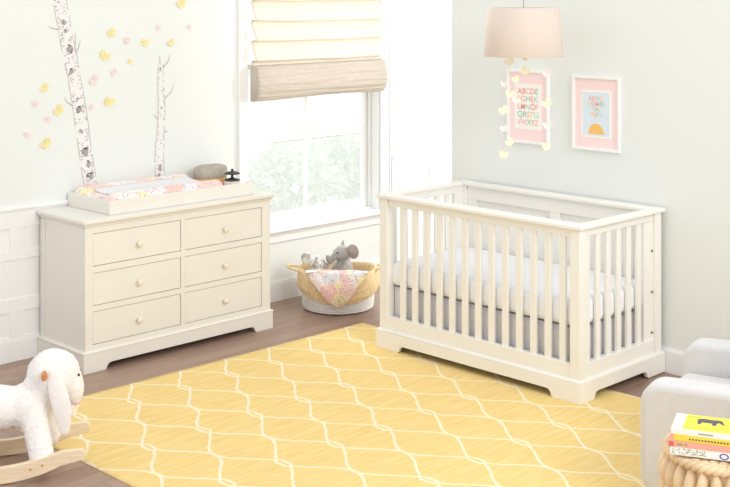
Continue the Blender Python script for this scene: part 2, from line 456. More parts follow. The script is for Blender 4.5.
# outdoors
struct('ground', MB().box(-9, 22, .2, 24, -.5, -.4), M['ground'])
def shrub(c, rx, rz, n, label):
    b = MB(); rnd = random.Random(int(c[0]*100))
    for i in range(n):
        while True:
            p = Vector((rnd.uniform(-1,1), rnd.uniform(-1,1), rnd.uniform(-1,1)))
            if .35 < p.length < 1: break
        k = 1+.25*noise.noise(p*2.3+Vector(c))
        q = Vector((p.x*rx*k, p.y*rx*k, rz+p.z*rz*k))
        s = rnd.uniform(.05, .11); d = Vector((rnd.uniform(-1,1), rnd.uniform(-1,1), rnd.uniform(-1,1))).normalized(); e = d.orthogonal().normalized()*s*.5
        t = d*s; nn = d.cross(e).normalized()*s*.15
        b.add([q-t, q+e+nn, q+t, q-e+nn], [(0,1,2),(0,2,3)])
    r = thing('shrub', label, 'shrub', c)
    obj('foliage', b, M['leaf'], r, fix=False)
    st = MB()
    for k in range(5):
        a = 2*pi*k/5; st.tube([(0,0,0), (cos(a)*rx*.2, sin(a)*rx*.2, rz*.6), (cos(a)*rx*.5, sin(a)*rx*.5, rz*1.3)], .015, 6)
    obj('stem', st, M['bundle'], r)
def beyond(u, d):
    p = CAM+FW*d+RT*((u-365)/F_*d); return (p.x, p.y, -.4)
shrub(beyond(286, 13.2), .62, .44, 520, 'pale green shrub seen through the left half of the window')
shrub(beyond(350, 14.5), .50, .45, 430, 'pale green shrub seen through the right half of the window')
shrub(beyond(322, 16.6), .75, .42, 380, 'hazy shrub farthest from the window, behind the two nearer ones')

# ------------------------------------------------------------------ roman shade
rs = thing('roman_shade', 'cream and oatmeal linen roman shade pulled halfway down the window', 'blind', (-.138, -.03, 1.386))
X0, X1 = -.622, .600
prof = [(-.012, .98)]
lip = .262
zs = [lip+.135*k for k in range(5, -1, -1)]
for z in zs:
    prof += [(-.012, z+.118), (-.03, z+.07), (-.052, z+.03), (-.062, z+.008), (-.058, z), (-.03, z+.004), (-.016, z-.004)]
prof += [(-.014, .20)]
fb = MB()
def fold(u, v):
    i = v*(len(prof)-1); k = min(int(i), len(prof)-2); t = i-k
    y = prof[k][0]*(1-t)+prof[k+1][0]*t; z = prof[k][1]*(1-t)+prof[k+1][1]*t
    x = X0+(X1-X0)*u
    y += .006*noise.noise(Vector((x*3, z*5, 1)))*(1 if y < -.02 else .3); z += .006*noise.noise(Vector((x*2.5, z*3, 7)))
    return (x, y, z)
fb.grid(40, (len(prof)-1)*3+1, fold)
fo = obj('folded_panel', fb, M['blind'], rs, smooth=True); sd = fo.modifiers.new('t', 'SOLIDIFY'); sd.thickness = .002
# stitched cross seams of the shade
sm = MB()
bp = [(-.012,.235),(-.06,.232),(-.075,.222),(-.088,.17),(-.100,.12),(-.098,.075),(-.08,.03),(-.055,.004),(-.03,0),(-.012,.004)]
bb = MB()
def bun(u, v):
    i = v*(len(bp)-1); k = min(int(i), len(bp)-2); t = i-k
    y = bp[k][0]*(1-t)+bp[k+1][0]*t; z = bp[k][1]*(1-t)+bp[k+1][1]*t
    x = -.628+1.222*u
    w = .008*noise.noise(Vector((x*1.6, z*55, 3)))+.004*noise.noise(Vector((x*4, z*90, 8)))
    if y < -.05: y += w
    if z < .02: z += .006*sin(x*5+1)
    return (x, y, z)
bb.grid(48, 73, bun)
nb = len(bb.v)
bb.f.append(tuple(j*48 for j in range(73))); bb.m.append(0); bb.f.append(tuple(j*48+47 for j in reversed(range(73)))); bb.m.append(0)
obj('gathered_hem', bb, M['bundle'], rs, smooth=True, angle=50); 

# ------------------------------------------------------------------ wall decals
def birch(root_name, label, p_top, p_bot, w_top, w_bot, twigs, marks, taper=None, seed=3):
    rnd = random.Random(seed)
    cx, cz = (p_top[0]+p_bot[0])/2, p_bot[1]
    r = thing(root_name, label, 'wall decal', (cx, -.0006, cz))
    b = MB(); n = 40; L = []; Rr = []
    def cen(t): return p_bot[0]+(p_top[0]-p_bot[0])*t-cx+.006*sin(t*9+seed), (p_top[1]-p_bot[1])*t
    for i in range(n):
        t = i/(n-1); x, z = cen(t); w = (w_bot+(w_top-w_bot)*t)/2
        w *= 1+.10*noise.noise(Vector((t*9, seed, 0)))
        L.append((x-w, z)); Rr.append((x+w, z))
    for i in range(n-1):
        b.add([(L[i][0],0,L[i][1]),(Rr[i][0],0,Rr[i][1]),(Rr[i+1][0],0,Rr[i+1][1]),(L[i+1][0],0,L[i+1][1])], [(0,1,2,3)], 0)
        for S in (L, Rr):                      # broken outline
            if rnd.random() < .85:
                h = .0016+.0016*rnd.random()
                b.add([(S[i][0]-h,-.0004,S[i][1]),(S[i][0]+h,-.0004,S[i][1]),(S[i+1][0]+h,-.0004,S[i+1][1]),(S[i+1][0]-h,-.0004,S[i+1][1])], [(0,1,2,3)], 2)
    def patch(x, z, a, c, rot=0, mi=1, k=9):
        pts = []
        for i in range(k):
            q = 2*pi*i/k; m = rnd.uniform(.55, 1.1)
            dx, dz = a*cos(q)*m, c*sin(q)*m
            pts.append((x+dx*cos(rot)-dz*sin(rot), -.0008, z+dx*sin(rot)+dz*cos(rot)))
        b.add(pts, [tuple(range(k))], mi)
    for i in range(marks):                     # small dashes of the bark
        t = rnd.random(); x, z = cen(t); w = (w_bot+(w_top-w_bot)*t)/2
        s = rnd.choice((-1, 1)); o = rnd.random()**.5*.85*s*w
        patch(x+o, z, w*rnd.uniform(.07, .26), .002+.003*rnd.random(), rnd.uniform(-.6, .6), rnd.choice((1,2)), 6)
    for t, s, sc in twigs['knots']:
        x, z = cen(t); w = (w_bot+(w_top-w_bot)*t)/2
        patch(x+s*w*.4, z, w*.62*sc, .034*sc, s*.4, 1, 11)
        patch(x+s*w*.3, z+.024*sc, w*.5*sc, .006*sc, -s*.5, 1, 7)
    obj('trunk', b, [M['bark'], M['barkdark'], M['barkline']], r, fix=False)
    for (t, s, dx, dz) in twigs['twigs']:
        tb = MB()
        x, z = cen(t); w = (w_bot+(w_top-w_bot)*t)/2
        a = Vector((x+s*w, -.0006, z)); e = a+Vector((dx, 0, dz)); mid = (a+e)/2+Vector((dx*.18, 0, -dz*.08))
        pts = [a, mid, e]; ws = [.004, .003, .0012]
        for i in range(2):
            d = (pts[i+1]-pts[i]).normalized(); nn = Vector((-d.z, 0, d.x))
            tb.add([pts[i]-nn*ws[i], pts[i]+nn*ws[i], pts[i+1]+nn*ws[i+1], pts[i+1]-nn*ws[i+1]], [(0,1,2,3)])
        obj('twig', tb, M['barkline'], r, fix=False)
birch('birch_trunk_decal', 'tall thick birch trunk decal leaning on the wall above the left of the dresser', (-2.215, 2.28), (-1.96, .93), .088, .088,
      dict(knots=[(.975,-.5,.5),(.86,-.2,.35),(.743,.1,.55),(.703,.2,.45),(.625,.35,.95),(.525,-.7,.75),(.40,-.3,.4),(.355,-.25,.75),(.255,-.2,.35),(.165,.0,1.0),(.11,.45,.7),(.06,-.5,.5),(.055,.8,.7)],
           twigs=[(.615,.85,.006,.115),(.605,.9,.035,.085),(.712,-1,-.062,.02),(.375,-1,-.055,.055)]), 260, seed=4)
birch('birch_trunk_decal', 'short slim birch trunk decal on the wall left of the window', (-1.455, 1.655), (-1.468, .93), .036, .072,
      dict(knots=[(.10,.2,.8),(.03,-.6,.7),(.62,-.1,.35),(.96,-.3,.5)],
           twigs=[(.975,1,.055,.085),(.70,1,.078,.095),(.53,-1,-.03,.035),(.41,1,.03,.004),(1.0,-.3,-.004,.06)]), 90, seed=9)

def wing(b, a, s, curl, mi=0, thick=.0008):
    """one rounded paper lobe"""
    n = 12; vs = [(0,0,0)]
    for i in range(n+1):
        q = -1+2*i/n; r = s*(1-.22*q*q)*(1 if abs(q) < .95 else .8)
        ang = a+q*.74; vs.append((r*cos(ang), -curl*r-.0012, r*sin(ang)))
    b.add(vs, [(0, i, i+1) for i in range(1, n+1)], mi)
def paper_butterfly(s, rot, rnd, curl=.25):
    b = MB()
    for a, k in ((.55, 1), (pi-.55, 1), (-.75, .78), (pi+.75, .78)): wing(b, a+rot, s*k*rnd.uniform(.92, 1.06), curl*rnd.uniform(.6, 1.3))
    b.tube([(cos(rot+pi/2)*s*t, -.001, sin(rot+pi/2)*s*t) for t in (-.5, 0, .45)], .0012, 5)
    return b
flw = [(181,4,9,'yellow'),(111,33,8,'yellow'),(144,43,8,'yellow'),(171,42.5,7,'yellow'),(104,56,9.5,'yellow'),(130,61.5,5.5,'yellow'),(108.5,102,10,'yellow'),(44.5,88,8,'yellow'),(58.5,110.5,9,'yellow'),(45.5,143.5,10,'yellow'),
       (127,40.5,7,'pink'),(158,27,5,'pink'),(189,27,5,'pink'),(114,72,6.5,'pink'),(94,80,9,'pink'),(91,107.5,5,'pink'),(35,104,6,'pink'),(47.5,119.5,6,'pink'),(27,135,5.5,'pink')]
flab = ['yellow paper butterfly highest on the wall, near the top edge of the photo', 'yellow paper butterfly above the left cluster, nearest the tall trunk\'s upper twigs', 'yellow paper butterfly right of the upper pink one', 'yellow paper butterfly just above the tip of the slim trunk', 'large yellow paper butterfly with a pink one below it, right of the tall trunk', 'smallest yellow paper butterfly between the two birch trunks', 'large yellow paper butterfly lowest between the two trunks', 'yellow paper butterfly highest of those left of the tall trunk', 'yellow paper butterfly middle of the three left of the tall trunk', 'large yellow paper butterfly lowest left of the tall trunk',
        'pink paper butterfly between two yellow ones in the upper row', 'faint pink paper butterfly above the slim trunk, left of its twig tip', 'faint pink paper butterfly rightmost on the wall, beside the window', 'pink paper butterfly in the middle between the trunks, under a yellow one', 'largest pink paper butterfly, close to the right of the tall trunk', 'tiny pale pink paper butterfly beside the lowest yellow one between the trunks', 'pink paper butterfly between the upper and middle yellow ones left of the tall trunk', 'pink paper butterfly just below the middle yellow one left of the tall trunk', 'pale pink paper butterfly farthest left and low on the wall']
rnd = random.Random(5)
for (u, v, px, c), lb in zip(flw, flab):
    p = on_back(u, v, -.002)
    o = obj('paper_butterfly', paper_butterfly(px/1234.7*8.2*.62, rnd.uniform(-.9, .9), rnd), M[c], None, (p.x, -.0015, p.z), fix=False)
    tag(o, lb, 'butterfly', 'paper butterflies on the wall')

# ------------------------------------------------------------------ furniture helpers
def bracket(x0, x1, z1, f0, f1, arch):
    """outline (x,z) of a plinth board with two bracket feet"""
    pts = [(x0, 0), (f0-.012, 0)]
    pts += [(f0+.0, .006), (f0+.004, arch*.55), (f0+.016, arch*.9), (f0+.035, arch)]
    pts += [(f1-.035, arch), (f1-.016, arch*.9), (f1-.004, arch*.55), (f1, .006), (f1+.012, 0)]
    pts += [(x1, 0), (x1, z1), (x0, z1)]
    return pts

# ------------------------------------------------------------------ dresser
DX, DY = -1.6505, -.262
dr = thing('dresser', 'cream six drawer dresser under the birch decals left of the window', 'dresser', (DX, DY, 0))
hx, hy = .6825, .249            # half size at the plinth
bx, by = hx-.017, hy-.010
body = MB()
body.box(-bx, -bx+.02, -by+.031, by-.021, .101, .799); body.box(bx-.02, bx, -by+.031, by-.021, .101, .799); body.box(-bx, bx, by-.02, by, .10, .80)
body.box(-bx+.021, bx-.021, -by+.036, by-.022, .102, .13)
colx = [(-2.266-DX, -1.672-DX), (-1.637-DX, -1.054-DX)]
rows = [(.152, .331), (.368, .545), (.587, .765)]
fy0, fy1 = -by, -by+.03
body.box(-bx, colx[0][0]-.003, fy0, fy1, .10, .80); body.box(colx[0][1]+.003, colx[1][0]-.003, fy0, fy1, .10, .80); body.box(colx[1][1]+.003, bx, fy0, fy1, .10, .80)
for c0, c1 in colx:
    zz = [.10]+[z for r in rows for z in (r[0]-.003, r[1]+.003)]+[.80]
    for k in range(0, 8, 2): body.box(c0-.003, c1+.003, fy0, fy1, zz[k], zz[k+1])
body.box(-bx+.03, bx-.03, -by+.031, -by+.033, .12, .79, 1)
# side frame-and-panel
for s in (-1, 1):
    body.box(s*(bx+.0002), s*(bx+.004), -by+.0005, -by+.05, .10, .80); body.box(s*(bx+.0002), s*(bx+.004), by-.05, by-.0005, .10, .80)
obj('carcass', body, [M['creamd'], M['gap']], dr, bevel=.002)
tp = MB()
for z0, z1, o in ((.795, .805, .0), (.805, .817, .006), (.817, .826, .014), (.826, .8475, .026)):
    tp.box(-bx-o, bx+o, -by-o, by+min(o, .006), z0, z1)
obj('top', tp, M['creamd'], dr, bevel=.004)
pl = MB()
pz = .108
front = bracket(-hx+.0003, hx-.0003, pz, -2.185-DX, -1.111-DX, .037)
pl.prism(front, lambda x, z: (x, -hy, z), lambda x, z: (x, -hy+.02, z))
side = bracket(-hy+.0006, hy-.0006, pz-.0006, -hy+.13, hy-.13, .037)
for s in (-1, 1): pl.prism(side, lambda y, z: (s*hx, y, z), lambda y, z: (s*(hx-.02), y, z))
pl.box(-hx+.021, hx-.021, hy-.02, hy-.001, .03, pz-.001)
pl.prism([(0,pz),(.004,pz),(.004,pz+.004),(-.008,pz+.012),(-.02,pz+.012),(-.02,pz)], lambda o, z: (-hx-o, -hy-o, z), lambda o, z: (hx+o, -hy-o, z))
for s in (-1, 1):
    pl.prism([(0,pz),(.004,pz),(.004,pz+.004),(-.008,pz+.012),(-.02,pz+.012),(-.02,pz)], lambda o, z: (s*(hx+o), -hy-o+.0003, z-.0003), lambda o, z: (s*(hx+o), hy, z-.0003))
obj('plinth', pl, M['creamd'], dr, bevel=.0015)
kprof = [(.006, 0), (.006, .008), (.008, .012), (.0155, .016), (.0185, .022), (.0175, .028), (.012, .0325), (.004, .034)]
for r0, r1 in rows:
    for c0, c1 in colx:
        d = obj('drawer', MB().box(c0, c1, -by+.004, -by+.024, r0, r1), M['creamd'], dr, bevel=.002)
        kb = MB().lathe(kprof, 20)
        kb.v = [((c0+c1)/2+x, -by+.004-z, (r0+r1)/2-.005+y) for x, y, z in kb.v]
        obj('knob', kb, M['knob'], d, smooth=True)

# ------------------------------------------------------------------ changing tray and pad
TX0, TX1, TY0, TY1, TZ = -2.136, -1.085, -.462, -.0205, .848
tr = thing('changing_tray', 'cream wooden changing tray standing on top of the dresser', 'changing tray', ((TX0+TX1)/2, (TY0+TY1)/2, TZ))
tx, ty = (TX1-TX0)/2, (TY1-TY0)/2
obj('front_panel', MB().box(-tx, tx, -ty, -ty+.015, 0, .079), M['creamd'], tr, bevel=.003)
obj('back_panel', MB().box(-tx, tx, ty-.015, ty, 0, .079), M['creamd'], tr, bevel=.003)
obj('side_panel', MB().box(-tx, -tx+.015, -ty+.015, ty-.015, 0, .079), M['creamd'], tr, bevel=.003)
sp = [(-ty+.015, 0), (ty-.015, 0), (ty-.015, .079), (ty-.05, .077)]
sp += [(ty-.05-(2*ty-.1)*t, .076-.030*sin(pi*t)**.8) for t in [i/12 for i in range(1, 12)]]
sp += [(-ty+.05, .077), (-ty+.015, .079)]
obj('side_panel', MB().prism(sp, lambda y, z: (tx-.015, y, z), lambda y, z: (tx, y, z)), M['creamd'], tr, bevel=.003)
dvx = -1.285-(TX0+TX1)/2
obj('divider', MB().box(dvx-.006, dvx+.006, -ty+.015, ty-.015, .010, .06), M['creamd'], tr, bevel=.002)
obj('bottom_board', MB().box(-tx+.015, tx-.015, -ty+.015, ty-.015, 0, .010), M['creamd'], tr)
PX0, PX1, PY0, PY1 = TX0+.017, -1.295, TY0+.017, TY1-.017
pw, pd = (PX1-PX0)/2, (PY1-PY0)/2
pad = MB()
def pad_top(x, y):
    a, c = abs(x/pw), abs(y/pd)
    ed = min(1, (1-a)*pw/.05); ec = min(1, (1-c)*pd/.05)
    rr = sqrt(max(0, 1-(1-ed)**2))*sqrt(max(0, 1-(1-ec)**2))
    h = .058+.054*min(1, c**2.2*1.05)
    return .012+(h)*(.35+.65*rr)+.002*noise.noise(Vector((x*9, y*9, 2)))
pad.grid(64, 30, lambda u, v: ((2*u-1)*pw, (2*v-1)*pd, pad_top((2*u-1)*pw, (2*v-1)*pd)))
bd = [j for j in range(64)]+[63+64*k for k in range(1, 30)]+[29*64+62-j for j in range(63)]+[64*(28-k) for k in range(28)]
n0 = len(pad.v); pad.v += [(pad.v[i][0], pad.v[i][1], .0) for i in bd]
nb = len(bd)
for i in range(nb): pad.f.append((bd[i], bd[(i+1) % nb], n0+(i+1) % nb, n0+i)); pad.m.append(0)
pad.f.append(tuple(n0+i for i in range(nb))); pad.m.append(0)
po = obj('changing_pad', pad, M['floral'], None, ((PX0+PX1)/2, (PY0+PY1)/2, TZ+.0105), smooth=True)
tag(po, 'floral covered contoured changing pad lying in the tray on the dresser', 'changing pad')
ln = MB()
lx0, lx1, ly0, ly1 = -pw+.09, pw-.04, -pd*.56, pd*.60
ln.grid(40, 16, lambda u, v: (lx0+(lx1-lx0)*u, ly0+(ly1-ly0)*v, pad_top(lx0+(lx1-lx0)*u, ly0+(ly1-ly0)*v)+.0015))
M['liner'] = mat('pale_grey_terry', (236, 235, 236), .95, bump=.5, bscale=300)
lo = obj('pad_liner', ln, M['liner'], None, ((PX0+PX1)/2, (PY0+PY1)/2, TZ+.0115), smooth=True)
sdm = lo.modifiers.new('t', 'SOLIDIFY'); sdm.thickness = .003; sdm.offset = 1
tag(lo, 'pale grey cloth liner laid along the middle of the changing pad', 'liner')

# grey felt box in the tray
c0 = on_back(209, 181, -.14)
bxr = thing('oval_box', 'oval box with a grey felt lid and honey wood base in the tray', 'box', (c0.x+.02, -.13, TZ+.0105), .0)
def stad(r0, r1, zs, seg=40):
    b = MB(); n = len(zs)
    for j, (k, z) in enumerate(zs):
        for i in range(seg):
            a = 2*pi*i/seg; ca, sa = cos(a), sin(a)
            x = r0*k*math.copysign(abs(ca)**.6, ca); y = r1*k*math.copysign(abs(sa)**.6, sa)
            b.v.append((x, y, z))
    for j in range(n-1):
        for i in range(seg): b.f.append((j*seg+i, j*seg+(i+1) % seg, (j+1)*seg+(i+1) % seg, (j+1)*seg+i)); b.m.append(0)
    b.f.append(tuple(reversed(range(seg)))); b.m.append(0); b.f.append(tuple(range((n-1)*seg, n*seg))); b.m.append(0)
    return b
obj('base', stad(.106, .065, [(1, 0), (1.02, .004), (1.02, .066), (1, .070)]), M['tanwood'], bxr, smooth=True, angle=40)
obj('lid', stad(.106, .065, [(.98, .070), (1.03, .076), (1.05, .10), (1.03, .128), (.93, .142), (.75, .148), (.4, .150)]), M['felt'], bxr, smooth=True)

# lidded jar
c1 = on_back(232.5, 186, -.33)
jr = thing('lidded_jar', 'small pale stone jar with a dark two-tier iron lid at the tray end', 'jar', (c1.x+.022, -.30, TZ+.0105))
obj('pot', MB().lathe([(.046, 0), (.052, .004), (.053, .058), (.050, .062)], 28), M['marble'], jr, smooth=True, angle=50)
obj('lid', MB().lathe([(.030, .062), (.046, .063), (.050, .067), (.047, .072), (.018, .078), (.009, .083), (.008, .096), (.016, .101), (.048, .104), (.050, .109), (.042, .115), (.015, .121), (.006, .123)], 28), M['iron'], jr, smooth=True)
obj('knob', MB().ball((0, 0, .129), .009), M['iron'], jr, smooth=True)

# ------------------------------------------------------------------ crib
KX, KY = -.4165, -2.0065
cr = thing('crib', 'cream slatted baby crib standing along the right wall', 'crib', (KX, KY, .0062))
kx, ky = .400, .7335            # plinth half size
px_, py_ = kx-.015, ky-.015     # frame half size
W = .062
for sx in (-1, 1):
    for sy in (-1, 1):
        b = MB()
        x1, y1 = sx*px_, sy*py_
        b.box(x1, x1-sx*W, y1, y1-sy*W, .11, .885)
        obj('post', b, M['cream'], cr, bevel=.003)
# plinth
pb = MB(); pz = .104
# kept open inside: four boards with bracket feet
fr = bracket(-ky+.0006, ky-.0006, pz-.0006, -2.555-KY, -1.458-KY, .040)
for s in (-1, 1): pb.prism(fr, lambda y, z: (s*kx, y, z), lambda y, z: (s*(kx-.022), y, z))
en = bracket(-kx+.0003, kx-.0003, pz, -.690-KX, -.195-KX, .040)
for s in (-1, 1): pb.prism(en, lambda x, z: (x, s*ky, z), lambda x, z: (x, s*(ky-.022), z))
cp = [(0,pz),(0,pz+.003),(-.012,pz+.012),(-.03,pz+.012),(-.03,pz)]
for s in (-1, 1):
    pb.prism(cp, lambda o, z: (s*(kx+o), -ky-o, z), lambda o, z: (s*(kx+o), ky+o, z))
    pb.prism(cp, lambda o, z: (-kx-o+.0003, s*(ky+o), z-.0003), lambda o, z: (kx+o-.0003, s*(ky+o), z-.0003))
obj('plinth', pb, M['cream'], cr, bevel=.0015)
# top cap rails
def capx(y, y_in):           # along x
    b = MB(); return b
cz0, cz1 = .885, .907
tcap = MB()
for s in (-1, 1): tcap.box(s*(px_+.016), s*(px_-W-.006), -py_-.018, py_+.018, cz0, cz1)
for s in (-1, 1): tcap.box(-px_+W+.006, px_-W-.006, s*(py_+.018), s*(py_-.050), cz0, cz1)
obj('cap_rail', tcap, M['cream'], cr, bevel=.006, seg=3)
obj('upper_rail', MB().box(-px_+.012, -px_+.040, -py_+W, py_-W, .842, .885), M['cream'], cr, bevel=.003)
obj('lower_rail', MB().box(-px_+.006, -px_+.046, -py_+W, py_-W, .11, .19), M['cream'], cr, bevel=.003)
for s in (-1, 1):
    obj('upper_rail', MB().box(-px_+W, px_-W, s*(py_-.012), s*(py_-.040), .842, .885), M['cream'], cr, bevel=.003)
    obj('lower_rail', MB().box(-px_+W, px_-W, s*(py_-.006), s*(py_-.046), .11, .19), M['cream'], cr, bevel=.003)
sl = None
for k in range(13):
    y = -1.458-.0954*k-KY
    b = MB().box(-.009, .009, -.020, .020, .185, .845) if sl is None else None
    if sl is None:
        sl = obj('slat', b, M['cream'], cr, (-px_+.026, y, 0), bevel=.003)
    else:
        o = sl.copy(); COL.objects.link(o); o.parent = cr; o.location = (-px_+.026, y, 0)
se = None
for s in (-1, 1):
    for k in range(6):
        x = -.707+.096*k-KX
        if se is None: se = obj('slat', MB().box(-.020, .020, -.009, .009, .185, .845), M['cream'], cr, (x, s*(py_-.026), 0), bevel=.003)
        else:
            o = se.copy(); COL.objects.link(o); o.parent = cr; o.location = (x, s*(py_-.026), 0)
    bp_ = MB().box(-.178-KX, px_-W+.002, s*(py_-.018), s*(py_-.046), .185, .845)
    o = obj('bolt_plate', bp_, M['cream'], cr, bevel=.002)
    if s < 0:
        for v in (252, 293, 333.7):
            q = on_back(651.6, v, KY+s*(py_-.018))
            kb = MB().lathe([(.0065, 0), (.0065, .003), (.003, .004)], 12); kb.v = [(q.x-KX+x, s*(py_-.018)-z, q.z+y) for x, y, z in kb.v]
            obj('bolt', kb, M['bolt'], o, smooth=True, angle=40)
# headboard against the wall: rails, stiles and recessed panels
hb = MB(); xo = px_-.010
hb.box(xo-.012, xo, -py_+W, py_-W, .15, .885)
hb.box(xo-.034, xo, -py_+W, py_-W, .80, .885); hb.box(xo-.034, xo, -py_+W, py_-W, .15, .25)
for y in (-py_+W+.035, -.02, py_-W-.035): hb.box(xo-.034, xo, y-.035, y+.035, .25, .80)
obj('headboard', hb, M['cream'], cr, bevel=.003)
hp = MB()
for a, c in ((-py_+W+.095, -.08), (.04, py_-W-.095)): hp.box(xo-.020, xo-.006, a, c, .29, .765)
obj('headboard_panel', hp, M['cream'], cr, bevel=.006)
# mattress support hidden behind the skirt
obj('mattress_support', MB().box(-.285, .280, -.630, .630, .345, .358), M['cream'], cr)

# mattress: rounded slab; skirt below
def rbox(b, hx, hy, z0, z1, r, n=6, wob=0):
    """rounded box skin"""
    pts = []
    for sx, sy, a0 in ((1,1,0),(-1,1,pi/2),(-1,-1,pi),(1,-1,3*pi/2)):
        for i in range(n+1):
            a = a0+pi/2*i/n; pts.append((sx*(hx-r), sy*(hy-r), cos(a), sin(a)))
    full = []
    for i in range(len(pts)):               # subdivide straight runs
        p, q = pts[i], pts[(i+1) % len(pts)]; full.append(p)
        if (i+1) % (n+1) == 0:
            for k in range(1, 16): t = k/16; full.append((p[0]+(q[0]-p[0])*t, p[1]+(q[1]-p[1])*t, p[2], p[3]))
    m = len(full); rows = []
    rr = min(r, (z1-z0)/2)
    for i in range(n+1): a = -pi/2+pi/2*i/n; rows.append((cos(a), z0+rr+sin(a)*rr))
    for i in range(n+1): a = pi/2*i/n; rows.append((cos(a), z1-rr+sin(a)*rr))
    n0 = len(b.v)
    for c, z in rows:
        for (x, y, ca, sa) in full:
            k = rr*c+(r-rr)
            w = 1+wob*noise.noise(Vector((x*7, y*7, z*9)))
            b.v.append((x+ca*k*w, y+sa*k*w, z))
    for j in range(len(rows)-1):
        for i in range(m): b.f.append((n0+j*m+i, n0+j*m+(i+1) % m, n0+(j+1)*m+(i+1) % m, n0+(j+1)*m+i)); b.m.append(0)
    b.f.append(tuple(n0+i for i in reversed(range(m)))); b.m.append(0)
    b.f.append(tuple(n0+(len(rows)-1)*m+i for i in range(m))); b.m.append(0)
    return b
mo = obj('mattress', rbox(MB(), .340, .678, 0, .145, .042, wob=.12), M['sheet'], None, (KX-.003, KY, .3697), smooth=True)
tag(mo, 'white sheeted mattress lying inside the crib', 'mattress')
sk = MB(); 
def skirt(u, v):
    per = 4; s = u*per; k = int(s) % 4; t = s-int(s)
    hx_, hy_ = .318, .662
    cs = [(-hx_,-hy_),(hx_,-hy_),(hx_,hy_),(-hx_,hy_)]
    p, q = Vector(cs[k]), Vector(cs[(k+1) % 4]); e = (q-p); L = e.length; nn = Vector((e.y, -e.x)).normalized()
    o = .006*math.tanh(3*sin(t*L*2*pi/.22))*(1-v)*(1 if .03 < t < .97 else .2)
    r = p+e*t+nn*o
    return (r.x, r.y, .003+.244*v)
sk.grid(400, 5, skirt, wrapu=True)
so = obj('crib_skirt', sk, M['skirt'], None, (KX-.003, KY, .118), smooth=True, angle=60)
sdm = so.modifiers.new('t', 'SOLIDIFY'); sdm.thickness = .002
tag(so, 'pale grey crib skirt hanging below the mattress behind the slats', 'crib skirt')

# ------------------------------------------------------------------ rug
RX0, RX1, RY0, RY1 = -3.022, -.498, -4.45, -.835
RUG_C = ((RX0+RX1)/2, (RY0+RY1)/2)
RUG_PX, RUG_PY = -2.392-RUG_C[0], -1.672-RUG_C[1]
rg = MB()
hxr, hyr = (RX1-RX0)/2, (RY1-RY0)/2
rg.grid(80, 110, lambda u, v: ((2*u-1)*hxr, (2*v-1)*hyr, .0055+.0006*noise.noise(Vector((u*9, v*12, 0)))))
nn = len(rg.v); bd = [j for j in range(80)]+[79+80*k for k in range(1, 110)]+[109*80+78-j for j in range(79)]+[80*(108-k) for k in range(108)]
rg.v += [(rg.v[i][0]*1.001, rg.v[i][1]*1.001, .0) for i in bd]
for i in range(len(bd)): rg.f.append((bd[i], bd[(i+1) % len(bd)], nn+(i+1) % len(bd), nn+i)); rg.m.append(0)
ro = obj('rug', rg, rug_material(), None, (RUG_C[0], RUG_C[1], .0008), smooth=True, angle=40)
tag(ro, 'large golden yellow rug with an off-white trellis pattern on the floor', 'rug')

# ------------------------------------------------------------------ storage basket, blanket, plush toys
bp0 = at_depth(338, 300, 8.29)
BX, BY = bp0.x, bp0.y
bk = thing('storage_basket', 'white rope basket with a folded tan cuff on the floor below the window', 'basket', (BX, BY, 0), YAW-pi/2)
pr = [(.05, .004), (.222, .004)]
for k in range(11):
    z = .008+.0125*k; r = .232+.014*sin(min(1, k/7)*pi*.5)-.001*k
    pr += [(r, z), (r+.005, z+.0042), (r+.005, z+.0083), (r, z+.0125)]
pr += [(.238, .16), (.232, .16), (.222, .02), (.05, .010)]
obj('rope_base', MB().lathe(pr, 56, cap0=False, cap1=False), M['rope'], bk, smooth=True, angle=60)
cf = MB()
cprof = [(.226, .10), (.232, .20), (.240, .248), (.248, .262), (.256, .262), (.266, .245), (.276, .20), (.280, .165), (.276, .13), (.262, .100), (.250, .094), (.247, .11)]
def cuff(u, v):
    i = v*(len(cprof)-1); k = min(int(i), len(cprof)-2); t = i-k
    r = cprof[k][0]*(1-t)+cprof[k+1][0]*t; z = cprof[k][1]*(1-t)+cprof[k+1][1]*t
    a = 2*pi*u
    r *= 1+.018*sin(3*a+.7)*(v > .3)+.008*sin(7*a)*(v > .3)
    if v > .55: r += .0022*sin(z*2*pi/.014)
    z += .012*cos(2*a)*(1 if v < .9 else .5)+ (.012*sin(2*a+1)*(v > .7))
    return (r*cos(a), r*sin(a), z)
cf.grid(72, 89, cuff, wrapu=True)
obj('folded_cuff', cf, M['straw'], bk, smooth=True)
for s in (-1, 1):
    hpts = []
    for i in range(15):
        q = pi*i/14; hpts.append((s*(.255+.085*sin(q)), -.035*cos(q)*1.7-.02, .264+.022*sin(q)+(.004 if s > 0 else -.006)))
    obj('handle', MB().tube([(s*.238, hpts[0][1], .225)]+hpts+[(s*.238, hpts[-1][1], .225)], .0085, 8), M['straw'], bk, smooth=True)

